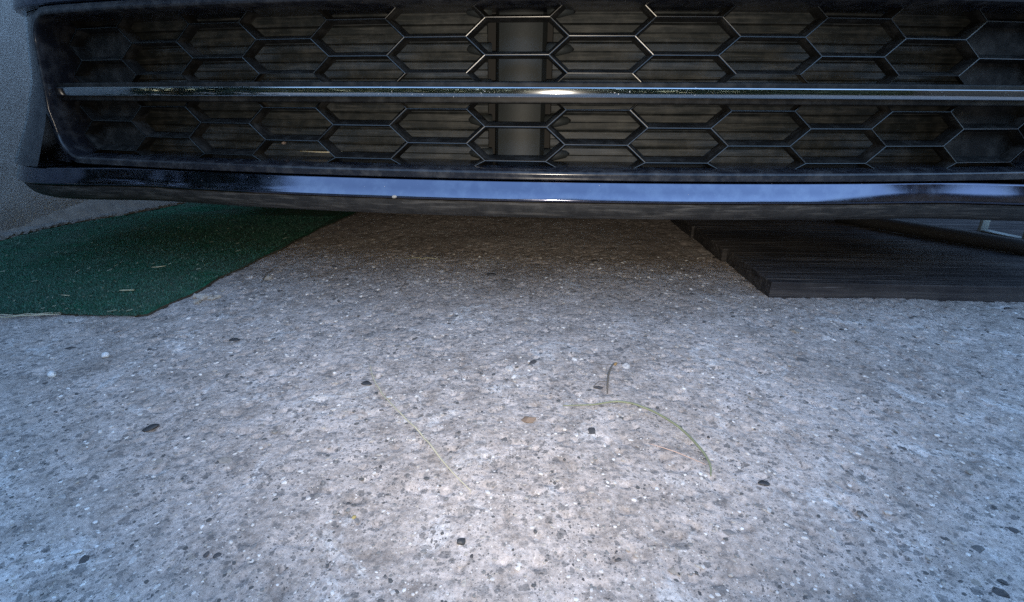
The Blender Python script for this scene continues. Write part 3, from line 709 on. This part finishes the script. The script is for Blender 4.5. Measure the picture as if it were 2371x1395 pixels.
del o['label'], o['category']; o.parent = tw; o.matrix_parent_inverse = Matrix.Translation((-.1, -.59, 0))
stalk('twig', [(-.525, .935), (-.530, .965, .006), (-.527, .99, .012), (-.520, 1.0, .012)], .0016, M['twig'], 'short upright dark twig near the right edge of the green mat', 'twig')
stalk('twig', [(-.43, .995), (-.375, 1.045, .003), (-.355, 1.09, .004), (-.335, 1.14, .003)], .0011, M['twig'], 'long thin dark twig in the shade under the bumper', 'twig')
stalk('twig', [(-.46, .955), (-.43, .975, .002), (-.395, .990, .001)], .0008, M['twig'], 'thin dark twig lying in front of the longer shaded twig', 'twig')
stalk('straw', [(-.285, 1.118), (-.245, 1.112, .002), (-.205, 1.108)], .0008, M['pale'], 'thin pale straw in the deep shade under the bumper', 'straw')
stalk('twig', [(-.245, .90), (-.243, .93, .003), (-.2465, .955, .001)], .0009, M['twig'], 'small dark twig on the shaded concrete left of centre', 'twig')
# leaf scrap
lf_ = [(-.014, 0, .001), (-.006, .006, .004), (.004, .007, .003), (.013, .002, .005), (.006, -.005, .002), (-.005, -.006, .0025), (0, 0, .006)]
lv = [(x*.7, y*.8, z) for x, y, z in lf_]+[(x*.7, y*.8, z-.0006) for x, y, z in lf_]; lfc = []
for k in range(6):
    a, b = k, (k+1) % 6; lfc += [(a, b, 6), (b+7, a+7, 13), (a, a+7, b+7, b)]
o = build('leaf_scrap', lv, lfc, M['leaf'], smooth=False); o.location = (.0, .503, gz(0, .503)+.001); tag(o, 'curled brown leaf scrap in the middle of the concrete', 'leaf')
# straw and a scrap caught inside the lower left of the grille
def incar(o): o.parent = car; return o
s_ = tube('straw', [(-.385, .068, .2525), (-.34, .061, .2520), (-.305, .058, .2530)], .0013, M['straw']); s_.parent = None; s_.matrix_world = Matrix.Translation((CX, CY, 0)) @ Matrix.Rotation(-TH, 4, 'Z'); tag(s_, 'pale straw caught inside the lower left of the grille', 'straw')
s_ = build('leaf_scrap', [(x*.45, z*.6, y*.45) for x, y, z in lv], lfc, M['leaf'], smooth=False); s_.matrix_world = Matrix.Translation((CX, CY, 0)) @ Matrix.Rotation(-TH, 4, 'Z') @ Matrix.Translation((-.425, pv(.425)+.060, .264)); tag(s_, 'tiny brown leaf scrap caught inside the lower left of the grille', 'leaf')
s_ = pebble('pebble', 0, 0, .0045, M['mortar'], 'small grey stone stuck to the lower edge of the painted lip', 'pebble', None, 52, .7, sx=1.2)
s_.matrix_world = Matrix.Translation((CX, CY, 0)) @ Matrix.Rotation(-TH, 4, 'Z') @ Matrix.Translation((-.187, pv(.187)-.0455, .1955))

# ------------------------------------------------------------------ unseen hedge and house, added for the gloss and chrome to mirror
hd = empty('hedge', (-.5, -3.6, 0)); tag(hd, 'clipped green hedge added unseen behind the viewer for the chrome to mirror', 'hedge')
rh = np.random.default_rng(3); n = 30000
px = rh.uniform(-5.6, 5.6, n); py = rh.uniform(-.4, .4, n); pz = rh.uniform(.03, 2.05, n)+.12*np.sin(px*2.1); face = rh.random(n) < .6; py = np.where(face, .40+.05*rh.standard_normal(n), py)
A = rh.standard_normal((n, 3)); A /= np.linalg.norm(A, axis=1)[:, None]; B = np.cross(A, rh.standard_normal((n, 3))); B /= np.linalg.norm(B, axis=1)[:, None]
Cc = np.stack([px, py, pz], 1); L_, W2 = .075, .042
V = np.stack([Cc-A*L_, Cc+B*W2, Cc+A*L_, Cc-B*W2], 1).reshape(-1, 3)
build('foliage', V.tolist(), [(4*k, 4*k+1, 4*k+2, 4*k+3) for k in range(n)], M['hedge'], hd, smooth=False)
for k in range(16): tube('stem', [(-5.3+.7*k, 0, -.02), (-5.25+.7*k, .04, .6), (-5.35+.7*k, -.03, 1.55)], [.03, .022, .008], M['bark'], hd)
hs = empty('added_house', (6.7, -4.4, 0)); tag(hs, 'rendered house with tiled roof, added unseen behind the viewer for reflections', 'house')
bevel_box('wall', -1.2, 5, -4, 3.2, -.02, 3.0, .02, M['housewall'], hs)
build('roof', [(-1.6, -4.4, 2.95), (5.4, -4.4, 2.95), (5.4, 3.6, 2.95), (-1.6, 3.6, 2.95), (1.9, -4.4, 4.6), (1.9, 3.6, 4.6)], [(0, 3, 5, 4), (1, 4, 5, 2), (0, 4, 1), (3, 2, 5), (0, 1, 2, 3)], M['tile'], hs, smooth=False)
for yy_ in (-2.4, .9):
    w_ = bevel_box('window', -1.24, -1.17, yy_-.5, yy_+.5, 1.0, 2.1, .01, M['frame'], hs); bevel_box('pane', -1.245, -1.235, yy_-.43, yy_+.43, 1.07, 2.03, .002, M['glass'], w_)
d_ = bevel_box('door', -1.24, -1.17, -1.2, -.35, 0, 2.05, .01, M['wood'], hs); bevel_box('handle', -1.28, -1.241, -.47, -.44, .98, 1.10, .004, M['steel'], d_)

sh = empty('shrub', (-1.60, .30, 0)); tag(sh, 'leafy shrub added out of view at the wall end for the lip to mirror', 'shrub')  # added unseen, gives the sky reflection in the lip a ragged end
n = 3200; th_ = rh.uniform(0, 6.283, n); hz = rh.uniform(.05, 1.45, n); rad_ = .40*np.sqrt(rh.random(n))*(1.15-.45*hz/1.45)+.05*rh.standard_normal(n)
Cc = np.stack([rad_*np.cos(th_), rad_*np.sin(th_), hz+.06*rh.standard_normal(n)], 1)
A = rh.standard_normal((n, 3)); A /= np.linalg.norm(A, axis=1)[:, None]; B = np.cross(A, rh.standard_normal((n, 3))); B /= np.linalg.norm(B, axis=1)[:, None]
V = np.stack([Cc-A*.045, Cc+B*.02, Cc+A*.045, Cc-B*.02], 1).reshape(-1, 3)
build('foliage', V.tolist(), [(4*k, 4*k+1, 4*k+2, 4*k+3) for k in range(n)], M['hedge'], sh, smooth=False)
for k in range(5): tube('stem', [(.05*k-.1, 0, -.02), (.10*k-.2, .05*(k-2), .5), (.16*k-.32, .08*(k-2), 1.2)], [.016, .012, .004], M['bark'], sh)
# added wall: keeps bright horizon sky from shining in under the car
gw = empty('added_yard_wall', (3.2, 5.7, 0)); tag(gw, 'rendered wall added behind the car to block sky light under it', 'wall')
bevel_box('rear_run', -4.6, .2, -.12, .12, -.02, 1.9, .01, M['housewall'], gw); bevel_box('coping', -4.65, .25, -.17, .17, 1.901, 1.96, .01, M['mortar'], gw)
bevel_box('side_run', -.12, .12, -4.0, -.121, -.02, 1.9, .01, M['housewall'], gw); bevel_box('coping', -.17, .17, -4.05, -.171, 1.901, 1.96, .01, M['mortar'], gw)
